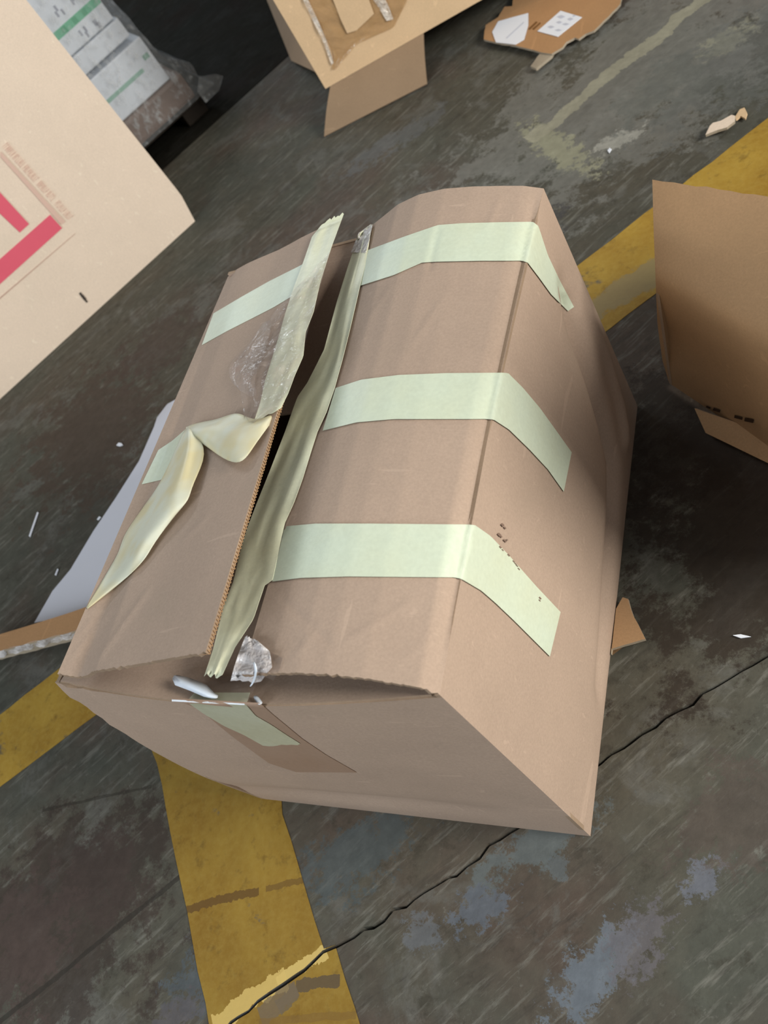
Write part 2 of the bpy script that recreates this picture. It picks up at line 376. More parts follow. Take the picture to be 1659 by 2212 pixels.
sd = prism('slab', [da - DN * .004, db - DN * .004, V((4.4, db.y + .01, 0)), V((4.4, 6.4, 0)), V((-4.9, 6.4, 0)), V((-4.9, da.y - .3, 0))], (0, 0, -.04), CONC_DARK, floor)
sd['label'] = 'near-black slab'
# building walls far behind
WALL = plain('dark_grubby_wall', (52, 50, 46), .9, .8, 3)
tag(prism('wall_back', [V((-5, 6.5, -.07)), V((4.5, 6.5, -.07)), V((4.5, 6.62, -.07)), V((-5, 6.62, -.07))], (0, 0, 4.0), WALL), kind='structure')
tag(prism('wall_left', [V((-5.12, -3, -.07)), V((-5, -3, -.07)), V((-5, 6.62, -.07)), V((-5.12, 6.62, -.07))], (0, 0, 4.0), WALL), kind='structure')
# painted lines
Z1 = .0007
def strip_poly(name, pts, mat, label):
    o = prism(name, [V((x * W, y * W, Z1)) for x, y in pts], (0, 0, -.0006), mat, floor, jag=.0012, seg=.03); o['label'] = label; return o
aU = lambda t: (-2.2 + t * (2.6 + 2.2), -.66 + t * (3.68 + .66)) 
# upper edge of the long line runs (-1.341,.199) -> (1.361,2.58); lower edge (-1.165,-.063) -> (1.011,1.788)
eu, el = (V((1.361, 2.58)) - V((-1.341, .199))).normalized(), (V((1.011, 1.79)) - V((-1.165, -.063))).normalized()
u0, u1 = V((-1.341, .199)) - eu * 1.6, V((1.361, 2.58)) + eu * 2.0
l0, l1 = V((-1.165, -.063)) - el * 1.6, V((1.011, 1.79)) + el * 2.0
strip_poly('painted_line', [tuple(u0), tuple(l0), tuple(l1), tuple(u1)], PAINT, 'long yellow line')
bl0, bl1, br0, br1 = V((-.72, .33)), V((.037, -.59)), V((-.25, .70)), V((.462, -.508))
def inter(a, b, side):      # where an edge of the short line meets the crack
    best = None
    for p, q in zip(side, side[1:]):
        p, q = V(p), V(q); d1, d2 = b - a, q - p; cr = d1.x * d2.y - d1.y * d2.x
        if abs(cr) < 1e-9: continue
        s = ((p - a).x * d2.y - (p - a).y * d2.x) / cr; u = ((p - a).x * d1.y - (p - a).y * d1.x) / cr
        if 0 <= u <= 1 and 0 <= s <= 1.4: best = a + d1 * s
    return best
def between(side, a, b): return [p for p in side if min(a.x, b.x) < p[0] < max(a.x, b.x)]
ul, ur = inter(bl0, bl1 + (bl1 - bl0), up), inter(br0, br1 + (br1 - br0), up)
ll, lr = inter(bl0, bl1 + (bl1 - bl0), lo), inter(br0, br1 + (br1 - br0), lo)
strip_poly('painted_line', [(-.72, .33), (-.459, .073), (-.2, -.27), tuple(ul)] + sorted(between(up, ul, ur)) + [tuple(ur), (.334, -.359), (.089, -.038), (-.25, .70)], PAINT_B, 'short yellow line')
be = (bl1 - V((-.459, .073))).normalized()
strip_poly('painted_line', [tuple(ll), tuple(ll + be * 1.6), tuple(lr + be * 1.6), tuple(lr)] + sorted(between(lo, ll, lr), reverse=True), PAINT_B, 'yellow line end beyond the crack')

# ------------------------------------------------------------------ big carton in the middle
H, L = .862834 * W, 1.318352 * W
box = empty('cardboard_box', (0, 0, 0), 'large battered brown carton with pale masking tape strips and half-open top flaps, in the middle', 'box')
TH = .004
def bulge(xn, zn): return W * (.034 * math.sin(math.pi * xn) * zn ** 1.5 + .030 * (1 - xn) * math.sin(math.pi * min(1, zn)))
def crush(zn): return W * .018 * math.exp(-((zn - .17) / .06) ** 2)
NP = [[V((W * i / 40, -bulge(i / 40, j / 30) + crush(j / 30) * math.sin(math.pi * min(1, i / 40 + .1)), (H - .004) * j / 30)) for j in range(31)] for i in range(41)]
for i in range(9):
    for j in range(16, 31):
        k = (1 - i / 9) * (j - 15) / 15; NP[i][j] = NP[i][j] + V((-.001 * k, -.0035 * k * (.4 + noise.noise(V((i * .9, j * .55, 4)))), .004 * k * noise.noise(V((i * .8, j * .5, 8)))))
VAL = [(1.185, .64), (1.146, .58), (1.09, .443), (1.031, .319), (.956, .206), (.80, .17), (.60, .14), (.36, .08)]
RID = [(1.30, .56), (1.27, .42), (1.24, .306), (1.18, .20), (1.10, .12)]
def pdist(p, poly):
    best = (9, 0); tot = 0
    for k, (a, b) in enumerate(zip(poly, poly[1:])):
        a, b = V(a), V(b); t = max(0, min(1, (p - a).dot(b - a) / (b - a).length_squared)); d = (p - a.lerp(b, t)).length
        if d < best[0]: best = (d, (k + t) / (len(poly) - 1))
    return best
def side_disp(y, z):       # y, z in box widths
    yn, zn = y / 1.318, z / .8628
    d = .036 * math.sin(math.pi * yn) * math.sin(math.pi * zn ** .72)
    dv, tv = pdist(V((y, z)), VAL); dr_, tr = pdist(V((y, z)), RID)
    env = min(1, zn * 6) * min(1, (1 - yn) * 9)
    d -= .080 * math.exp(-(dv / .05) ** 2) * (1 - .65 * tv) * min(1, tv * 8 + .35) * env
    d += .020 * math.exp(-(dr_ / .035) ** 2) * env
    d += .004 * noise.noise(V((y * 3, z * 5, 2.0))) * env
    return W * d
RP = [[V((W + side_disp(1.318352 * i / 100, .862834 * j / 70), L * i / 100, H * j / 70)) for j in range(71)] for i in range(101)]
for j in range(71):      # near edge of the side wall meets the end wall
    RP[0][j] = V((W, -bulge(1, j / 70) * 0, H * j / 70))
# the fold where wall turns into flap sits a little proud in the middle of its length
def ridge(yn): return W * .020 * math.sin(math.pi * min(1, max(0, yn))) 
for i in range(101):
    for j in range(60, 71): RP[i][j] = RP[i][j] + V((0, 0, ridge(i / 100) * (j - 59) / 11))
sheet('side_panel', RP, TH, [CARD, EDGE], box, side=(1, 0, 0))
sheet('end_panel', NP, TH, [CARD, EDGE], box, side=(0, -1, 0))
LP = [[V((.0012, (-bulge(0, j / 16)) * (1 - i / 20) + L * i / 20, (H - .0035) * j / 16)) for j in range(17)] for i in range(21)]
sheet('side_panel', LP, TH, [CARD, EDGE], box, side=(-1, 0, 0))
FP = [[V((W * i / 16, L, H * j / 12)) for j in range(13)] for i in range(17)]
sheet('end_panel', FP, TH, [CARD, EDGE], box, side=(0, 1, 0))
sheet('bottom_panel', [[V((.004 + (W - .008) * i / 4, .004 + (L - .008) * j / 4, .005)) for j in range(5)] for i in range(5)], TH, [CARD, EDGE], box, side=(0, 0, 1))
# flaps: lofted between the profile of their near end (plane y=0) and far end (plane y=L)
def prof(pix, yv): return [on(x, y, 1, yv) for x, y in pix]
def resample(pts, n): return [lerp_poly(pts, k / n) for k in range(n + 1)]
NS = 78; NY = 150
def to_px(p):
    q = p - CAM; a, b, c = rx.dot(q), ry.dot(q), rz.dot(q)
    return V((829.5 + FOC * a / c, 1106 + FOC * b / c))
CREASES = [(146, 1432, 262, 1292, .8), (205, 1436, 330, 1262, .9), (385, 1180, 452, 1112, .5), (160, 1390, 205, 1330, .5), (300, 1200, 352, 1130, .5),
           (733, 1395, 921, 1279, .9), (602, 1286, 725, 1405, -.8), (800, 985, 925, 1092, -.5), (880, 760, 960, 640, .5), (1050, 500, 1085, 420, .6), (620, 1440, 700, 1340, .4), (925, 590, 948, 486, -1.1), (850, 1440, 935, 1380, .5), (790, 700, 850, 610, .4)]
def crease(p):
    q = to_px(p); h = 0.0
    for x0, y0, x1, y1, k in CREASES:
        a, b = V((x0, y0)), V((x1, y1)); t = (q - a).dot(b - a) / (b - a).length_squared
        if -.1 < t < 1.1:
            d = (q - a.lerp(b, max(0, min(1, t)))).length
            if d < 22: h += k * .0011 * math.exp(-(d / 6.5) ** 2) * max(0, 1 - (2 * abs(t - .5)) ** 4)
    return h
def flap_grid(near, far, ext=0.0, droop=.0005, edge_bow=0.0, groove=False, jitter=.0006, seed=1.0):
    a, b = resample(near, NS), resample(far, NS); G = []
    for i in range(NY + 1):
        t = i / NY; row = []
        for j in range(NS + 1):
            s = j / NS; p = a[j].lerp(b[j], t)
            p.z += ridge(t) * (1 - s) ** 2 if groove else 0
            p.z += edge_bow * math.sin(math.pi * t) * s
            if groove: p.z -= .0032 * math.exp(-((s - .03) / .02) ** 2) * min(1, 3 * math.sin(math.pi * t))
            p.z += .0016 * noise.noise(V((s * 2.2, t * 4, seed))) * min(1, s * 5)
            p.z += crease(p)
            if i == 0: p.y += jitter * 3 * noise.noise(V((s * 40, seed, 0)))
            row.append(p)
        if ext:
            d = (row[-1] - row[-12]).normalized()
            for k in range(1, 9): row.append(row[NS] + d * (ext * k / 8) - V((0, 0, droop * (k / 8) ** 1.5)))
        G.append(row)
    return G
nearR = [V((W, 0, H))] + prof([ (905, 1484), (850, 1475), (780, 1464), (700, 1456), (640, 1453), (580, 1454), (522, 1458)], 0.0)
farR = [V((W, L, H))] + prof([ (1130, 401), (1080, 400), (1020, 402), (960, 408), (905, 422), (860, 443), (803, 486)], L)
nearL = prof([(124, 1456), (150, 1459), (172, 1463), (190, 1458), (206, 1449), (250, 1442), (300, 1434), (340, 1427), (390, 1418), (443, 1409)], 0.0)
farL = prof([(492, 598), (512, 582), (540, 568), (600, 540), (650, 512), (690, 494), (722, 482)], L)
GR = flap_grid(nearR, farR, groove=True); GRX = flap_grid(nearR, farR, ext=.06, groove=True)
GL = flap_grid(nearL, farL, seed=5.0); GLX = flap_grid(nearL, farL, ext=.05, droop=.002, seed=5.0)
sheet('top_flap', GR, TH * .9, [CARD, EDGE], box, side=(0, 0, 1))
lf = sheet('top_flap', GL, TH * .9, [CARD, EDGE], box, side=(0, 0, 1))
# corrugated medium showing along the torn inner edge of the left flap
wv, wf = [], []
NW = 500
for i in range(NW + 1):
    t = i / NW * .62; r = t * NY; k = min(NY - 1, int(r)); e = GL[k][NS].lerp(GL[k + 1][NS], r - k); q = GL[k][NS - 6].lerp(GL[k + 1][NS - 6], r - k)
    out = (e - q).normalized(); h = .5 + .5 * math.sin(i * 1.26)
    base = e - V((0, 0, .0003 + .0033 * h))
    wv += [base + out * (.0016 + .0008 * noise.noise(V((i * .3, 0, 0)))), base - out * .006]
for i in range(NW): wf.append((2 * i, 2 * i + 2, 2 * i + 3, 2 * i + 1))
fl = mesh('corrugated_core', wv, wf, CARD_BROWN, lf); sm = fl.modifiers.new('t', 'SOLIDIFY'); sm.thickness = .0006
# inner (end) flaps under the long ones
IN = [[V((.008 + (W - .016) * i / 20, -bulge(i / 20, 1) + .001 + (.45 * W) * j / 14, H - .006 - .030 * (j / 14) ** 1.2 + .004 * math.exp(-(j / 1.2) ** 2))) for j in range(15)] for i in range(21)]
sheet('inner_flap', IN, TH * .8, [CARD, EDGE], box, side=(0, 0, 1))
IF = [[V((.008 + (W - .016) * i / 16, L - .003 - (.47 * W) * j / 12, H - .001 - .055 * (j / 12))) for j in range(13)] for i in range(17)]
sheet('inner_flap', IF, TH * .8, [CARD, EDGE], box, side=(0, 0, 1))

BR = make_bvh(GR, RP); BRX = make_bvh(GRX); BL = make_bvh(GL); BLX = make_bvh(GLX); BN = make_bvh(NP); BI = make_bvh(IN)
def tp(A, B, bvh, mat=TAPE, **k): return ribbon('masking_tape', A, B, bvh, mat, box, **k)
# cross strips over the right fold and down the side
tp([(790, 542), (873, 511), (946, 486), (998, 482), (1080, 480), (1151, 479), (1163, 488), (1184, 552), (1211, 609), (1240, 663)],
   [(778, 617), (850, 594), (911, 567), (940, 565), (1040, 563), (1128, 563), (1140, 567), (1165, 600), (1191, 636), (1227, 672)], BR, n=90, m=8, lift=.0013)
tp([(725, 838), (780, 820), (860, 810), (960, 806), (1085, 805), (1098, 806), (1130, 838), (1167, 882), (1200, 928), (1235, 977)],
   [(697, 930), (770, 912), (850, 905), (960, 905), (1050, 905), (1066, 906), (1100, 928), (1145, 972), (1184, 1014), (1218, 1062)], BR, n=90, m=8, lift=.0013)
tp([(615, 1137), (680, 1131), (800, 1131), (1011, 1133), (1026, 1134), (1060, 1158), (1100, 1200), (1160, 1268), (1211, 1322)],
   [(588, 1256), (650, 1248), (750, 1245), (980, 1247), (996, 1250), (1040, 1276), (1070, 1302), (1110, 1340), (1188, 1418)], BR, n=90, m=8, lift=.0013)
# the long seam strip left hanging off the right flap
tp([(797, 487), (775, 505), (750, 580), (728, 650), (700, 755), (680, 795), (663, 828), (642, 858), (615, 934), (582, 1019), (555, 1086), (538, 1130), (524, 1171), (504, 1255), (484, 1306), (460, 1404), (442, 1457)],
   [(803, 487), (796, 535), (787, 580), (777, 620), (755, 715), (740, 775), (723, 837), (705, 890), (686, 931), (653, 1036), (635, 1085), (615, 1130), (588, 1255), (572, 1262), (547, 1337), (507, 1399), (478, 1462)], BRX, TAPE_OLD, n=90, m=10, lift=.0012, wr=.0022, jag=5, seed=3)
# strips on the left flap
tp([(461, 677), (520, 642), (580, 608), (644, 576), (680, 556)], [(436, 745), (490, 715), (549, 685), (590, 664), (650, 628)], BL)
tp([(342, 972), (372, 952), (402, 926), (430, 918)], [(306, 1046), (345, 1037), (385, 1020), (430, 990)], BL)
tp([(744, 458), (717, 530), (693, 604), (677, 674), (660, 717), (655, 769), (636, 812), (622, 850), (606, 884)],
   [(698, 481), (674, 511), (655, 566), (634, 622), (617, 674), (595, 750), (573, 820), (562, 870), (548, 912)], BLX, TAPE_OLD, n=60, m=10, lift=.0014, wr=.0018, jag=5, seed=9)
# peeled and crumpled strip
pt = patch('peeled_tape', [
    [(396, 931, 5), (402, 926, 9), (408, 924, 11), (414, 927, 9), (421, 931, 5)],
    [(380, 968, 2), (396, 962, 8), (408, 960, 17), (425, 958, 8), (452, 976, 4)],
    [(349, 1039, 2), (376, 1024, 6), (394, 1012, 18), (404, 1030, 10), (414, 1048, 7)],
    [(322, 1078, 2), (348, 1066, 6), (372, 1062, 17), (390, 1078, 13), (409, 1080, 8)],
    [(290, 1122, 2), (318, 1112, 5), (345, 1115, 13), (366, 1120, 10), (384, 1106, 6)],
    [(265, 1160, 2), (288, 1160, 5), (305, 1166, 10), (316, 1174, 7), (330, 1176, 5)],
    [(258, 1192, 2), (274, 1198, 5), (290, 1204, 8), (303, 1208, 6), (318, 1202, 4)],
    [(237, 1227, 2), (248, 1238, 4), (259, 1242, 6), (272, 1242, 5), (287, 1236, 3)],
    [(206, 1280, 1), (213, 1284, 2), (220, 1287, 4), (229, 1284, 3), (240, 1277, 2)],
    [(186, 1312, 1), (187, 1313, 1), (188, 1314, 1), (189, 1315, 1), (190, 1315, 1)]], BL, PEEL, box)
pt['label'] = 'peeled, folded strip of masking tape'
patch('peeled_tape', [
    [(398, 923, 4), (404, 928, 8), (409, 935, 9), (415, 942, 8), (420, 950, 4)],
    [(430, 912, 4), (432, 924, 11), (436, 938, 12), (441, 951, 6), (445, 962, 3)],
    [(468, 908, 3), (464, 924, 13), (464, 944, 4), (468, 966, 9), (474, 986, 5)],
    [(512, 888, 9), (508, 910, 3), (503, 938, 12), (503, 968, 10), (514, 1006, 8)],
    [(532, 902, 2), (530, 914, 9), (530, 935, 10), (533, 960, 8), (536, 985, 6)],
    [(558, 908, 2), (558, 913, 7), (556, 923, 8), (553, 937, 7), (551, 960, 5)],
    [(585, 897, 2), (587, 901, 4), (588, 905, 4), (587, 909, 3), (584, 916, 3)],
    [(603, 876, 1), (605, 877, 1), (606, 879, 1), (606, 880, 1), (606, 882, 1)]], BL, PEEL, box)
# clear tape
def ct(A, B, bvh, mat=CLEAR, **k): return ribbon('clear_tape', A, B, bvh, mat, box, **k)
ct([(632, 630), (604, 660), (574, 700), (545, 745), (524, 800), (520, 850), (528, 905)], [(712, 545), (690, 620), (668, 700), (650, 770), (630, 825), (600, 880), (552, 915)], BLX, n=60, m=24, lift=.0035, wr=.006, seed=11)
patch('clear_tape', [[(560, 700, 2), (575, 694, 7), (590, 690, 2)], [(540, 745, 3), (560, 738, 9), (578, 745, 3)], [(505, 770, 2), (535, 775, 8), (560, 790, 2)], [(490, 800, 3), (520, 806, 10), (548, 815, 3)], [(500, 830, 2), (530, 835, 6), (552, 838, 2)], [(535, 858, 1), (545, 856, 5), (556, 855, 1)]], BLX, CLEAR, box, sub=1)
ct([(801, 484), (775, 503), (758, 545)], [(804, 487), (797, 520), (790, 546)], BRX, CLEAR_CRINKLED, n=10, m=4, lift=.003)
ct([(530, 1374), (516, 1410), (506, 1440), (498, 1470)], [(556, 1384), (582, 1406), (588, 1440), (562, 1474)], BRX, CLEAR_CRINKLED, n=16, m=10, lift=.003, wr=.004, jag=3, seed=15)
ct([(585, 1408), (592, 1440), (572, 1462)], [(612, 1420), (606, 1445), (590, 1470)], BR, n=8, m=4)
BNI = make_bvh(IN)
ct([(432, 1455), (418, 1485), (405, 1512)], [(560, 1462), (548, 1490), (532, 1518)], BNI, CLEAR, n=8, m=8, lift=.002, wr=.003)
ribbon('masking_tape', [(420, 1496), (406, 1512)], [(540, 1496), (532, 1520)], BNI, TAPE_OLD, box, n=6, m=6, lift=.0007)
ribbon('packing_tape_or_glint', [(372, 1508), (430, 1532), (500, 1590), (581, 1649), (640, 1668)], [(560, 1518), (590, 1545), (653, 1597), (705, 1632), (770, 1669)], BN, tape_mat('brown_paper_tape', (158, 132, 112), (150, 122, 100), .7), box, n=30, m=8)
ribbon('masking_tape', [(407, 1519), (440, 1542), (483, 1568), (527, 1588), (570, 1612)], [(530, 1521), (552, 1547), (585, 1566), (618, 1588), (650, 1608)], BN, tape_mat('greyed_masking_tape', (186, 186, 162), (170, 165, 132)), box, n=24, m=8, lift=.0012, jag=3)
# folded plastic strand on the near edge, its white reflection painted in
w1 = patch('plastic_strand', [[(372, 1466, 5), (376, 1459, 12), (383, 1458, 9)], [(378, 1480, 8), (392, 1472, 13), (405, 1463, 8)], [(410, 1492, 8), (418, 1480, 13), (425, 1470, 8)],
    [(440, 1505, 7), (446, 1493, 11), (447, 1480, 7)], [(458, 1509, 6), (462, 1503, 9), (464, 1498, 6)], [(466, 1510, 5), (470, 1507, 7), (471, 1502, 5)]], BNI, PLASTIC_GLINT, box, sub=0)
patch('plastic_strand', [[(545, 1430, 12), (549, 1430, 13), (552, 1431, 12)], [(552, 1448, 12), (555, 1449, 13), (557, 1450, 12)], [(546, 1472, 6), (548, 1473, 7), (550, 1474, 6)], [(539, 1482, 3), (540, 1483, 4), (541, 1484, 3)]], BRX, PLASTIC_GLINT, box, sub=1)
ribbon('plastic_strand', [(371, 1511), (430, 1514), (528, 1520)], [(371, 1515), (430, 1518), (528, 1523)], BN, PLASTIC_GLINT, box, lift=.001, n=10, m=2)
patch('plastic_strand', [[(546, 1506, 3), (550, 1502, 5), (556, 1502, 3)], [(552, 1514, 3), (558, 1511, 5), (562, 1510, 3)], [(557, 1523, 2), (563, 1521, 3), (569, 1519, 2)]], BNI, PLASTIC_GLINT, box, sub=1)
# faint stamp on the side by the lowest strip
def mark(name, cx, cy, w, h, ang, bvh, mat, parent, lift=.0012):
    c, s = math.cos(ang), math.sin(ang)
    q = [(cx + c * a * w / 2 - s * b * h / 2, cy + s * a * w / 2 + c * b * h / 2) for a, b in ((-1, -1), (1, -1), (1, 1), (-1, 1))]
    vs = [surf(bvh, x, y, lift) for x, y in q]; return vs
def marks(name, lst, bvh, mat, parent, lift=.0012):
    vs, fs = [], []
    for (cx, cy, w, h, a) in lst:
        k = len(vs); vs += mark(name, cx, cy, w, h, a, bvh, mat, parent, lift); fs.append((k, k + 1, k + 2, k + 3))
    o = mesh(name, vs, fs, mat, parent); o['kind'] = 'stuff'; return o
marks('stamped_print', [(1086, 1134, 7, 5, .8), (1091, 1140, 6, 3, .8), (1079, 1155, 8, 5, .8), (1083, 1159, 5, 3, .8), (1091, 1168, 8, 3, .8), (1096, 1166, 4, 2, .8)], BR, INK_FAINT, box)
marks('stamped_print', [(1081, 1182, 6, 3, .8), (1086, 1188, 5, 2, .8), (1099, 1199, 6, 3, .8), (1110, 1213, 6, 2, .8), (1114, 1218, 6, 2, .8), (1117, 1222, 6, 2, .8), (1121, 1229, 6, 2, .8), (1167, 1292, 6, 3, .8), (1166, 1297, 5, 2, .8)], BR, INK_FAINT, box, .0016)

# ------------------------------------------------------------------ pale carton on the left
lb = empty('cardboard_box', (0, 0, 0), 'pale tan carton with thick red printed bars, cut off by the left edge', 'box')
C0 = P2(-1.558, 3.061)
def LBp(t, z): return C0 + DR * (t * W) + V((0, 0, z * W))
LF = [[LBp(-2.0 + 2.0 * i / 40, 1.62 * j / 32) for j in range(33)] for i in range(41)]
for i in range(41):
    for j in range(33):
        t, z = -2.0 + 2.0 * i / 40, 1.62 * j / 32
        LF[i][j] = LF[i][j] + DN * (W * .012 * math.sin(math.pi * i / 40) * math.sin(math.pi * j / 32))
        if t > -.09 and z < .16:      # crushed foot of the corner
            k = (1 + t / .09) * (1 - z / .16); LF[i][j] = LF[i][j] - DR * (W * .03 * k)
sheet('side_panel', LF, .006, [CARD_PALE, EDGE], lb, side=DN)
back = -DN * (.86 * W)
def quadsheet(name, a, b, c, d, mats, parent, side, n=8, th=.006):
    return sheet(name, [[a.lerp(b, i / n).lerp(d.lerp(c, i / n), j / n) for j in range(n + 1)] for i in range(n + 1)], th, mats, parent, side=side)
quadsheet('end_panel', LBp(-.032, 0) - DN * .008, LBp(-.032, 0) + back, LBp(-.032, 1.62) + back, LBp(-.032, 1.62) - DN * .008, [CARD_PALE, EDGE], lb, DR)
quadsheet('end_panel', LBp(-2, 0), LBp(-2, 0) + back, LBp(-2, 1.62) + back, LBp(-2, 1.62), [CARD_PALE, EDGE], lb, -DR)
quadsheet('side_panel', LBp(-2, 0) + back, LBp(0, 0) + back, LBp(0, 1.62) + back, LBp(-2, 1.62) + back, [CARD_PALE, EDGE], lb, -DN)
for a, b in ((0, .495), (.505, 1.0)):
    quadsheet('top_flap', LBp(-2, 1.622) + back * a, LBp(0, 1.622) + back * a, LBp(0, 1.622) + back * b, LBp(-2, 1.622) + back * b, [CARD_PALE, EDGE], lb, (0, 0, 1))
BLF = make_bvh(LF)
def flat(name, pts, bvh, mat, parent, lift=.0006, sub=6):
    return ribbon(name, pts[0], pts[1], bvh, mat, parent, lift=lift, n=sub, m=2, thick=.0002)
# bars carry on past the frame: their ends are given on the panel itself
def LB2(t0, z0, t1, z1, t2, z2, t3, z3, mat, name='printed_bar', lift=.0016):
    q = [LBp(t0, z0), LBp(t1, z1), LBp(t2, z2), LBp(t3, z3)]
    P = []
    for i in range(9):
        row = []
        for j in range(3):
            p = q[0].lerp(q[1], i / 8).lerp(q[3].lerp(q[2], i / 8), j / 2)
            t = (p - C0).dot(DR) / W; z = p.z / W
            b = W * .012 * math.sin(math.pi * max(0, min(1, (t + 2) / 2))) * math.sin(math.pi * max(0, min(1, z / 1.62)))
            row.append(p + DN * (b + lift))
        P.append(row)
    return sheet(name, P, .0002, mat, lb, side=DN)
def tz(px, py): X = onpl(px, py, C0, DN) - C0; return X.dot(DR) / W, X.z / W
a, b = tz(106.7, 462.6), tz(133, 491.6); c, d = tz(0, 611), tz(0, 556.7)
def ext(p, q, k): return (q[0] + (q[0] - p[0]) * k, q[1] + (q[1] - p[1]) * k)
c2, d2 = ext(b, c, .45), ext(a, d, .45)
LB2(*a, *b, *c2, *d2, RED)
a, b = tz(61.5, 482.5), tz(41.6, 500.6); d, c = tz(0, 415.6), tz(0, 461)
LB2(*a, *b, *ext(b, c, 3), *ext(a, d, 3), RED)
a, b = tz(162, 502), tz(160, 505); c, d = tz(0, 643), tz(0, 640)
LB2(*a, *b, *ext(b, c, .4), *ext(a, d, .4), THINLINE)
a, b = tz(133, 484), tz(141, 480); c, d = tz(0, 320), tz(0, 337)
LB2(*tz(0, 338), *tz(0, 326), *tz(140, 478), *tz(131, 484), PINK)
# a line of small faded lettering
lv, lfc = [], []
p0, p1 = V(tz(9, 311)), V(tz(154, 472)); dd = (p1 - p0); nn = V((-dd.y, dd.x)).normalized()
words = [(0.0, .12), (.14, .26), (.28, .47), (.49, .61), (.63, .73), (.76, .88), (.90, 1.0)]
hh = .034
for wa, wb_ in words:
    x = wa
    while x < wb_ - .008:
        for (ox, w_, y0, y1) in random.choice([[(0, .004, 0, 1), (.004, .007, .85, 1)], [(0, .004, 0, 1), (.008, .004, 0, 1), (.004, .004, .4, .6)], [(0, .010, 0, .16), (0, .004, 0, 1)], [(0, .010, .42, .6), (0, .004, 0, 1), (.008, .003, .5, 1)]]):
            q = [p0 + dd * (x + ox) + nn * hh * (y0 - .5), p0 + dd * (x + ox + w_) + nn * hh * (y0 - .5), p0 + dd * (x + ox + w_) + nn * hh * (y1 - .5), p0 + dd * (x + ox) + nn * hh * (y1 - .5)]
            k = len(lv)
            for u in q:
                bb = W * .012 * math.sin(math.pi * max(0, min(1, (u.x + 2) / 2))) * math.sin(math.pi * max(0, min(1, u.y / 1.62)))
                lv.append(LBp(u.x, u.y) + DN * (bb + .0022))
            lfc.append((k, k + 1, k + 2, k + 3))
        x += .0185
mesh('printed_lettering', lv, lfc, PINKTEXT, lb)['kind'] = 'stuff'
marks('scuff_mark', [(175, 636, 9, 5, .9), (181, 643, 12, 6, .9), (186, 650, 8, 4, .9)], BLF, INK, lb)

# ------------------------------------------------------------------ film-wrapped stack behind the pale carton
PK = P2(-2.3, 3.75)
def PKp(t, z, o=0.0): return PK + DR * (t * W) + V((0, 0, z * W)) - DN * (o * W)
def cuboid(name, t0, t1, z0, z1, o0, o1, mat, parent=None, bev=.004):
    bm = bmesh.new(); bmesh.ops.create_cube(bm, size=1.0)
    for v in bm.verts:
        v.co = PKp(t0 if v.co.x < 0 else t1, z0 if v.co.z < 0 else z1, o0 if v.co.y < 0 else o1)
    bmesh.ops.recalc_face_normals(bm, faces=bm.faces)
    bmesh.ops.bevel(bm, geom=bm.edges[:], offset=bev, segments=2, affect='EDGES', profile=.6)
    me = bpy.data.meshes.new(name); bm.to_mesh(me); bm.free()
    for m in (mat if isinstance(mat, list) else [mat]): me.materials.append(m)
    return link(name, me, parent, False)
pal = empty('pallet', (0, 0, 0), 'dark wooden pallet under the film-wrapped stack, behind the pale carton', 'pallet')
for o0 in (.0, .28, .56, .84): cuboid('deck_board', -.9, .60, -.0 + .095, .13, o0, o0 + .2, DARKWOOD, pal, .002)
for t0 in (-.85, -.2, .40): cuboid('block', t0, t0 + .16, 0.002, .094, .03, .22, DARKWOOD, pal, .002); cuboid('block', t0, t0 + .16, .002, .094, .8, 1.0, DARKWOOD, pal, .002)
base = cuboid('carton', -.9, .54, .131, .30, -.02, 1.0, BROWNPACK, None, .01)
base.name = 'wrapped_carton'; tag(base, 'dark brown carton lowest in the film-wrapped stack', 'box')
lay = [(.302, .588, 'white carton with faint green band, just above the brown one in the film-wrapped stack', .47),
       (.622, .735, 'thin plain white carton between two green-banded ones in the film-wrapped stack', .43), (.743, 1.10, 'uppermost visible white carton with green stripe and grey lettering, in the film-wrapped stack', .41)]
def pz(px, py, o=0.0):
    X = onpl(px, py, PK - DN * (o * W), DN) - PK; return X.dot(DR) / W, X.z / W
for k, (z0, z1, lb_, tr) in enumerate(lay):
    r = empty('paper_carton', (0, 0, 0), lb_, 'box', 'white cartons in the film-wrapped stack')
    cuboid('carton_body', -.9, tr, z0, z1, .0, .95, REAM, r, .004)
    if k == 0:
        cuboid('green_band', -.88, tr - .10, .428, .452, -.0025, -.0005, GREEN_PALE, r, .0003); cuboid('green_mark', tr - .06, tr - .02, .47, .50, -.0025, -.0005, GREEN_PALE, r, .0003)
    if k == 2:
        cuboid('green_band', -.88, tr - .005, .845, .889, -.0025, -.0005, GREEN, r, .0003)
        for t0 in (.13, .21, .28): cuboid('green_mark', t0, t0 + .03, .850, .884, -.0035, -.0026, GREEN_DARK, r, .0002)
        for (t0, z_, w_) in ((.20, .80, .012), (.235, .80, .012), (.225, .775, .012), (.30, .79, .02), (.31, .77, .02), (.01, .965, .03), (.16, .945, .012), (.175, .97, .012), (.195, .935, .010), (.27, .94, .012), (.28, .955, .012)):
            cuboid('lettering', t0, t0 + w_, z_ - .016, z_ + .016, -.0030, -.0008, GREYINK, r, .0002)
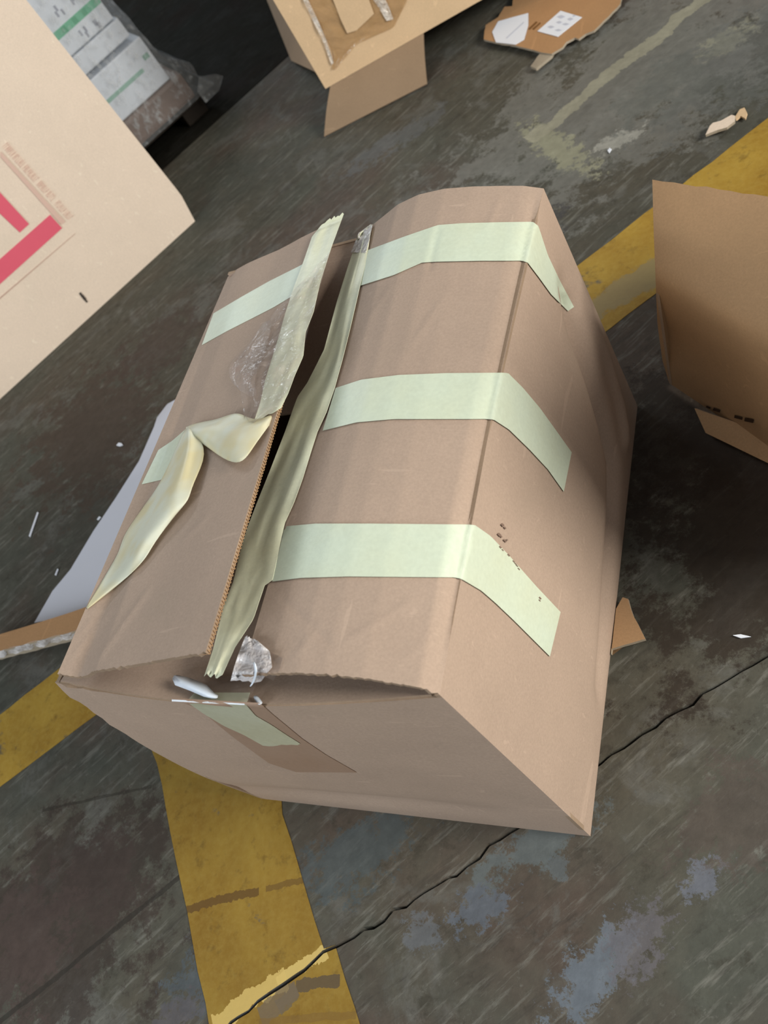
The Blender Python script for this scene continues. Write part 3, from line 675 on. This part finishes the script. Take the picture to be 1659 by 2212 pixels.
# the film: a wrinkled skin over front and end
FG = []
for i in range(60):
    s = i / 59; row = []
    for j in range(46):
        z = .12 + 1.02 * j / 45
        tr = .62 if z < .30 else (.62 - (z - .30) * .75 if z < .45 else .5075 - (z - .45) * .12)
        if z < .2: tr += .06 * (1 - (z - .12) / .08)
        if s < .72:
            p = PKp(-.9 + (tr + .9 - .03) * s / .72, z, -.035)
        elif s < .80:
            a = (s - .72) / .08 * math.pi / 2; p = PKp(tr - .03 + .03 * math.sin(a), z, -.035 + .03 * (1 - math.cos(a)))
        else: p = PKp(tr, z, -.005 + 1.0 * (s - .80) / .2)
        nz = noise.noise(V((s * 14, z * 9, 0))) * .010 + noise.noise(V((s * 45, z * 20, 3))) * .004
        row.append(p + (DN if s < .76 else DR) * (W * nz))
    FG.append(row)
vs, fs = bvh_of(FG)
fm_ = mesh('stretch_film', vs, fs, FILM, None, True); tag(fm_, 'crinkled clear stretch film wrapped around the stack of white cartons', 'plastic film')
hm = patch
hem = prism('stretch_film_tail', [PKp(.55, .16, -.05), PKp(.61, .22, -.06), PKp(.70, .175, -.08), PKp(.73, .14, -.09), PKp(.66, .09, -.08), PKp(.55, .08, -.06)], tuple(DN * .001), FILM, fm_)
hem.name = 'film_tail'

# ------------------------------------------------------------------ upper carton standing on its splayed flaps
tb = empty('cardboard_box', (0, 0, 0), 'tan carton with shiny amber tape standing on splayed flaps, at the top edge', 'box')
e0 = .16
A0 = on(703, 192, 2, e0 * W); TD = V((.95, .30, 0)).normalized()
q1 = on(1040, 0, 2, e0 * W); TD = (q1 - A0); TD.z = 0; TD.normalize(); TN = V((TD.y, -TD.x, 0))
def TB(t, z, o=0.0): return A0 + TD * (t * W) + V((0, 0, z * W)) - TN * (o * W)
TF = [[TB(1.5 * i / 24, 1.3 * j / 20) + TN * (W * (.015 * math.sin(math.pi * i / 24) * math.sin(math.pi * j / 20))) for j in range(21)] for i in range(25)]
sheet('side_panel', TF, .005, [CARD_TAN, EDGE], tb, side=TN)
quadsheet('end_panel', TB(0, 0), TB(0, 0, 1.0), TB(0, 1.3, 1.0), TB(0, 1.3), [CARD_TAN, EDGE], tb, -TD)
quadsheet('end_panel', TB(1.5, 0), TB(1.5, 0, 1.0), TB(1.5, 1.3, 1.0), TB(1.5, 1.3), [CARD_TAN, EDGE], tb, TD)
quadsheet('side_panel', TB(0, 0, 1), TB(1.5, 0, 1), TB(1.5, 1.3, 1), TB(0, 1.3, 1), [CARD_TAN, EDGE], tb, -TN)
quadsheet('top_flap', TB(0, 1.305), TB(1.5, 1.305), TB(1.5, 1.305, 1), TB(0, 1.305, 1), [CARD_TAN, EDGE], tb, (0, 0, 1))
f0, f1 = on(700, 295, 2, .005), on(922, 181, 2, .005)
h0, h1 = TB(.03, 0, .004), TB((on(918, 88, 2, e0 * W) - A0).dot(TD) / W, 0, .004)
fg = [[h0.lerp(h1, i / 12).lerp(f0.lerp(f1, i / 12), j / 14) + V((0, 0, .003 * math.sin(math.pi * j / 14))) for j in range(15)] for i in range(13)]
sheet('bottom_flap', fg, .004, [CARD_SHADED, EDGE], tb, side=(0, 0, 1))
g0, g1 = on(629, 131, 2, .01), on(560, -40, 2, .01)
k0, k1 = TB(-.005, 0, .15), TB(-.005, 0, .98)
fg = [[k0.lerp(k1, i / 8).lerp(g0.lerp(g1, i / 8), j / 8) for j in range(9)] for i in range(9)]
sheet('bottom_flap', fg, .004, [CARD_SHADED, EDGE], tb, side=(0, 0, 1))
BT = make_bvh(TF)
ribbon('packing_tape_or_glint', [(652, -20), (668, 15), (700, 70), (722, 120), (716, 150)], [(880, -30), (880, 0), (850, 60), (770, 95), (724, 150)], BT, CLEAR_BROWN, tb, n=30, m=16, lift=.001, wr=.004, seed=21)
ribbon('packing_tape_or_glint', [(650, -10), (676, 45), (700, 95), (716, 140)], [(660, -12), (686, 42), (706, 91), (721, 136)], BT, PAINTED_GLINT, tb, n=24, m=4, lift=.003, wr=.004, seed=23)  # pale strip painting a highlight on the amber tape
ribbon('packing_tape_or_glint', [(800, -10), (815, 12), (835, 45)], [(825, -14), (838, 10), (850, 42)], BT, PAINTED_GLINT, tb, n=12, m=4, lift=.003, wr=.004, seed=25)  # second painted highlight strip
ribbon('paper_patch', [(712, -20), (735, 40), (750, 72)], [(790, -20), (808, 30), (770, 66)], BT, CARD_TAN, tb, n=6, m=4, lift=.0062)

# ------------------------------------------------------------------ carton at the right edge, its flap leaning back
rb = empty('cardboard_box', (0, 0, 0), 'brown open carton with upright flap, cut off by the right edge', 'box')
RD = V((1, -1, 0)).normalized()
def rbrow(px, py, z, d): return on(px, py, 2, z * W), V(d).normalized()
rows = [rbrow(1446, 828, .02, (1, -1, 0)), rbrow(1431, 780, .14, (1, -1, 0)), rbrow(1420, 700, .32, (1, -.98, 0)), rbrow(1416, 600, .585, (1, -.99, .01)), rbrow(1412, 500, .66, (1, -.86, .0)), rbrow(1409, 388, .72, (1, -.60, 0))]
zz = len(rows) - 1; RG = []
for i in range(31):
    row = []
    for j in range(25):
        r = j / 24 * zz; k = min(zz - 1, int(r)); f = r - k
        p = rows[k][0].lerp(rows[k + 1][0], f); d = rows[k][1].lerp(rows[k + 1][1], f).normalized()
        p = p + d * (i / 30 * .95 * W)
        if j == 24: p.z += .003 * noise.noise(V((i * .7, 1, 1)))
        row.append(p)
    RG.append(row)
sheet('side_panel', [r[:14] for r in RG], .005, [CARD_BROWN, EDGE], rb, side=(-1, -1, .2))
sheet('top_flap', [r[13:] for r in RG], .005, [CARD_BROWN, EDGE_PALE], rb, side=(-1, -1, .4))
kx = V((.72, .69, 0)).normalized() * (.75 * W)
pa, pb = RG[0][0], RG[30][0]; ta, tb_ = RG[0][13], RG[30][13]
sheet('end_panel', [[pa.lerp(ta, j / 8) + kx * (i / 8) for j in range(9)] for i in range(9)], .005, [CARD_BROWN, EDGE], rb, side=(-1, 1, 0))
sheet('end_panel', [[pb.lerp(tb_, j / 8) + kx * (i / 8) for j in range(9)] for i in range(9)], .005, [CARD_BROWN, EDGE], rb, side=(1, -1, 0))
sheet('side_panel', [[(pa.lerp(pb, i / 8)).lerp(ta.lerp(tb_, i / 8), j / 8) + kx for j in range(9)] for i in range(9)], .005, [CARD_BROWN, EDGE], rb, side=(1, 1, 0))
shade_flap = [[pb.lerp(tb_, 1.0) + kx * (i / 8) + V((0, 0, .75 * W * j / 8)) + RD * (.05 * W * j / 8) for j in range(9)] for i in range(9)]  # unseen raised end flap, added to shade the big carton's side panel
sheet('top_flap', shade_flap, .005, [CARD_BROWN, EDGE], rb, side=(1, -1, 0))
# splayed bottom flap seen as the paler strip
s0, s1 = on(1500, 882, 2, .020), on(1700, 950, 2, .022); s2, s3 = on(1524, 935, 2, .006), on(1720, 1030, 2, .006)
BFG = [[s0.lerp(s1, i / 14).lerp(s2.lerp(s3, i / 14), j / 6) for j in range(7)] for i in range(15)]
sheet('bottom_flap', BFG, .005, [CARD_BROWN, EDGE], rb, side=(0, 0, 1))
BB = make_bvh(BFG, [r[:14] for r in RG])
marks('smudge', [(1548, 886, 16, 6, .35), (1530, 880, 10, 4, .4), (1595, 902, 18, 6, .25), (1618, 908, 20, 8, .2)], BB, plain('dark_smudge', (60, 40, 24), .7), rb)

# ------------------------------------------------------------------ loose pieces
def flatpiece(name, pix, z, th, mats, parent=None, jag=.0008, seg=.01):
    return prism(name, [on(x, y, 2, z) for x, y in pix], (0, 0, -th), mats, parent, jag=jag, seg=seg)
tc = empty('cardboard_scrap', (0, 0, 0), 'torn piece of tan cardboard with two white labels, near the top right', 'cardboard')
flatpiece('board', [(1120, -40), (1108, 0), (1107, 13), (1090, 14), (1076, 37), (1049, 54), (1045, 85), (1070, 91), (1113, 98), (1136, 104), (1169, 113), (1192, 116), (1200, 111), (1215, 102), (1223, 91), (1242, 81), (1250, 84), (1265, 73), (1283, 66), (1315, 35), (1340, 8), (1350, -40)], .013, .004, [CARD_ORANGE, EDGE_PALE], tc)
flatpiece('torn_tongue', [(1169, 112), (1146, 143), (1158, 148), (1192, 120), (1196, 112)], .010, .005, [EDGE_PALE], tc)
flatpiece('support_fold', [(1110, 30), (1160, 100), (1230, 80), (1200, 20)], .0092, .0085, [EDGE], tc)
la = flatpiece('paper_label', [(1063, 69), (1076, 46), (1107, 37), (1141, 28), (1141, 54), (1132, 85), (1113, 96), (1071, 91)], .0144, .0008, [PAPER_WHITE], tc, 0, None)
lb2 = flatpiece('paper_label', [(1211, 23), (1257, 37), (1205, 79), (1161, 67)], .0144, .0008, [PAPER_WHITE], tc, 0, None); lb2['label'] = 'label with faint grey print'
for (x, y, w_, h_) in ((1212, 36, 18, 8), (1232, 41, 14, 7), (1208, 48, 14, 6), (1222, 52, 16, 5), (1190, 58, 16, 6), (1206, 65, 16, 5), (1240, 34, 8, 4)):
    flatpiece('print', [(x - w_ / 2, y), (x, y - h_ / 2), (x + w_ / 2, y), (x, y + h_ / 2)], .0148, .0003, [LABELINK], lb2, 0, None)
for q in ([(1141, 62), (1158, 46), (1161, 48), (1144, 64)], [(1150, 62), (1166, 48), (1168, 50), (1153, 64)]):
    flatpiece('dark_mark', q, .0138, .0006, [plain('burnt_brown', (120, 82, 42))], tc, 0, None)
lm = mesh('label_crease', [on(1093, 82, 2, .0149), on(1131, 47, 2, .0149), on(1132, 48.5, 2, .0149), on(1094, 83.5, 2, .0149)], [(0, 1, 2, 3)], LABELINK, la)

sc = empty('cardboard_scrap', (0, 0, 0), 'small pale torn cardboard sliver beside the yellow line, upper right', 'cardboard')
flatpiece('board', [(1524, 291), (1533, 272), (1540, 265), (1556, 261), (1580, 248), (1588, 250), (1587, 262), (1570, 275), (1550, 281)], .011, .004, [CARD_PALE, EDGE_PALE], sc, .0004)
flatpiece('torn_end', [(1588, 252), (1598, 236), (1608, 232), (1614, 244), (1610, 256), (1600, 250), (1590, 258)], .006, .003, [CARD_TAN], sc, .0004)

sk = prism('cardboard_scrap', [on(x, y, 2, .012) for x, y in [(1290, 1330), (1325, 1315), (1345, 1290), (1357, 1294), (1368, 1330), (1394, 1380), (1320, 1402), (1290, 1412)]], (0, 0, -.004), [CARD_BROWN, EDGE_PALE], jag=.0005, seg=.01)
for v in sk.data.vertices:
    if v.co.x < W * 1.01: v.co.x = max(v.co.x, W * 1.012)
tag(sk, 'flat triangle of brown cardboard poking out beside the right side of the big taped carton', 'cardboard')

st = empty('cardboard_strip', (0, 0, 0), 'thick folded brown cardboard strip with shiny taped edge, left edge, below the white paper', 'cardboard')
pt_ = [on(x, y, 2, .040) for x, y in [(-60, 1392), (0, 1370), (60, 1352), (130, 1330), (186, 1311), (200, 1340), (168, 1362), (90, 1382), (0, 1406), (-60, 1422)]]
for p in pt_:
    p.x = min(p.x, -.02)
prism('board', pt_, (0, 0, -.004), [CARD_ORANGE, EDGE_PALE], st, jag=.0004, seg=.02)
pl_ = [V((p.x, p.y, .0355)) for p in pt_]
prism('board', [p + V((.002, .002, 0)) for p in pl_], (0, 0, -.020), [CARD_ORANGE, EDGE_PALE], st, jag=.0014, seg=.012)
vs, fs = [], []
NE = 24
for i in range(NE + 1):
    x = -60 + (175 + 60) * i / NE; y = 1421 - (x + 60) * .262 + 1.5 * math.sin(i * 1.3)
    a = on(x, y, 2, .0405); b = on(x, y + 12 + 3 * math.sin(i * 2.1), 2, .026); vs += [a, b + V((.0015 * math.sin(i * 3), -.002, 0))]
for i in range(NE): fs.append((2 * i, 2 * i + 1, 2 * i + 3, 2 * i + 2))
mesh('clear_tape', vs, fs, CLEAR_CRINKLED, st, True)

# white sheet of paper
px_rows = [[(384, 860), (361, 873)], [(392, 880), (339, 902)], [(380, 925), (333, 921)], [(365, 985), (300, 996)], [(340, 1070), (250, 1075)], [(300, 1150), (201, 1148)], [(270, 1220), (152, 1230)], [(240, 1275), (113, 1277)], [(200, 1322), (74, 1345)]]
pp = []
for k, (r, l) in enumerate(px_rows):
    row = []
    for j in range(9):
        s = j / 8; x = l[0] + (r[0] - l[0]) * s; y = l[1] + (r[1] - l[1]) * s
        z = .003 + .008 * math.sin(s * 1.4) + .004 * math.sin(k * .9 + s)
        p = on(x, y, 2, max(.002, z)); p.x = min(p.x, -.012); row.append(p)
    pp.append(row)
ps = sheet('paper_sheet', pp, .0004, PAPER, None, side=(0, 0, 1)); tag(ps, 'long white paper sheet on the floor along the left side of the big taped carton', 'paper')

# specks of litter
def speck(pix, label, z=.0022):
    tag(flatpiece('paper_scrap', pix, z, .0012, [PAPER_WHITE], None, 0, None), label, 'litter')
speck([(1312, 325), (1317, 319), (1321, 322), (1316, 330)], 'tiny white chip on the floor above the big carton')
speck([(251, 962), (256, 956), (262, 957), (265, 961), (258, 964)], 'tiny white chip on the floor left of the white paper sheet')
speck([(62, 1158), (80, 1106), (83, 1107), (65, 1160)], 'thin white thread on the floor by the left edge')
speck([(118, 1242), (124, 1228), (126, 1230), (121, 1243)], 'short white shred on the floor between the thread and the paper sheet')
speck([(1583, 1372), (1600, 1370), (1622, 1375), (1600, 1378)], 'small white sliver on the dark floor at the right edge')
speck([(209, 1122), (214, 1115), (218, 1117), (212, 1124)], 'tiny white fleck touching the paper sheet edge')
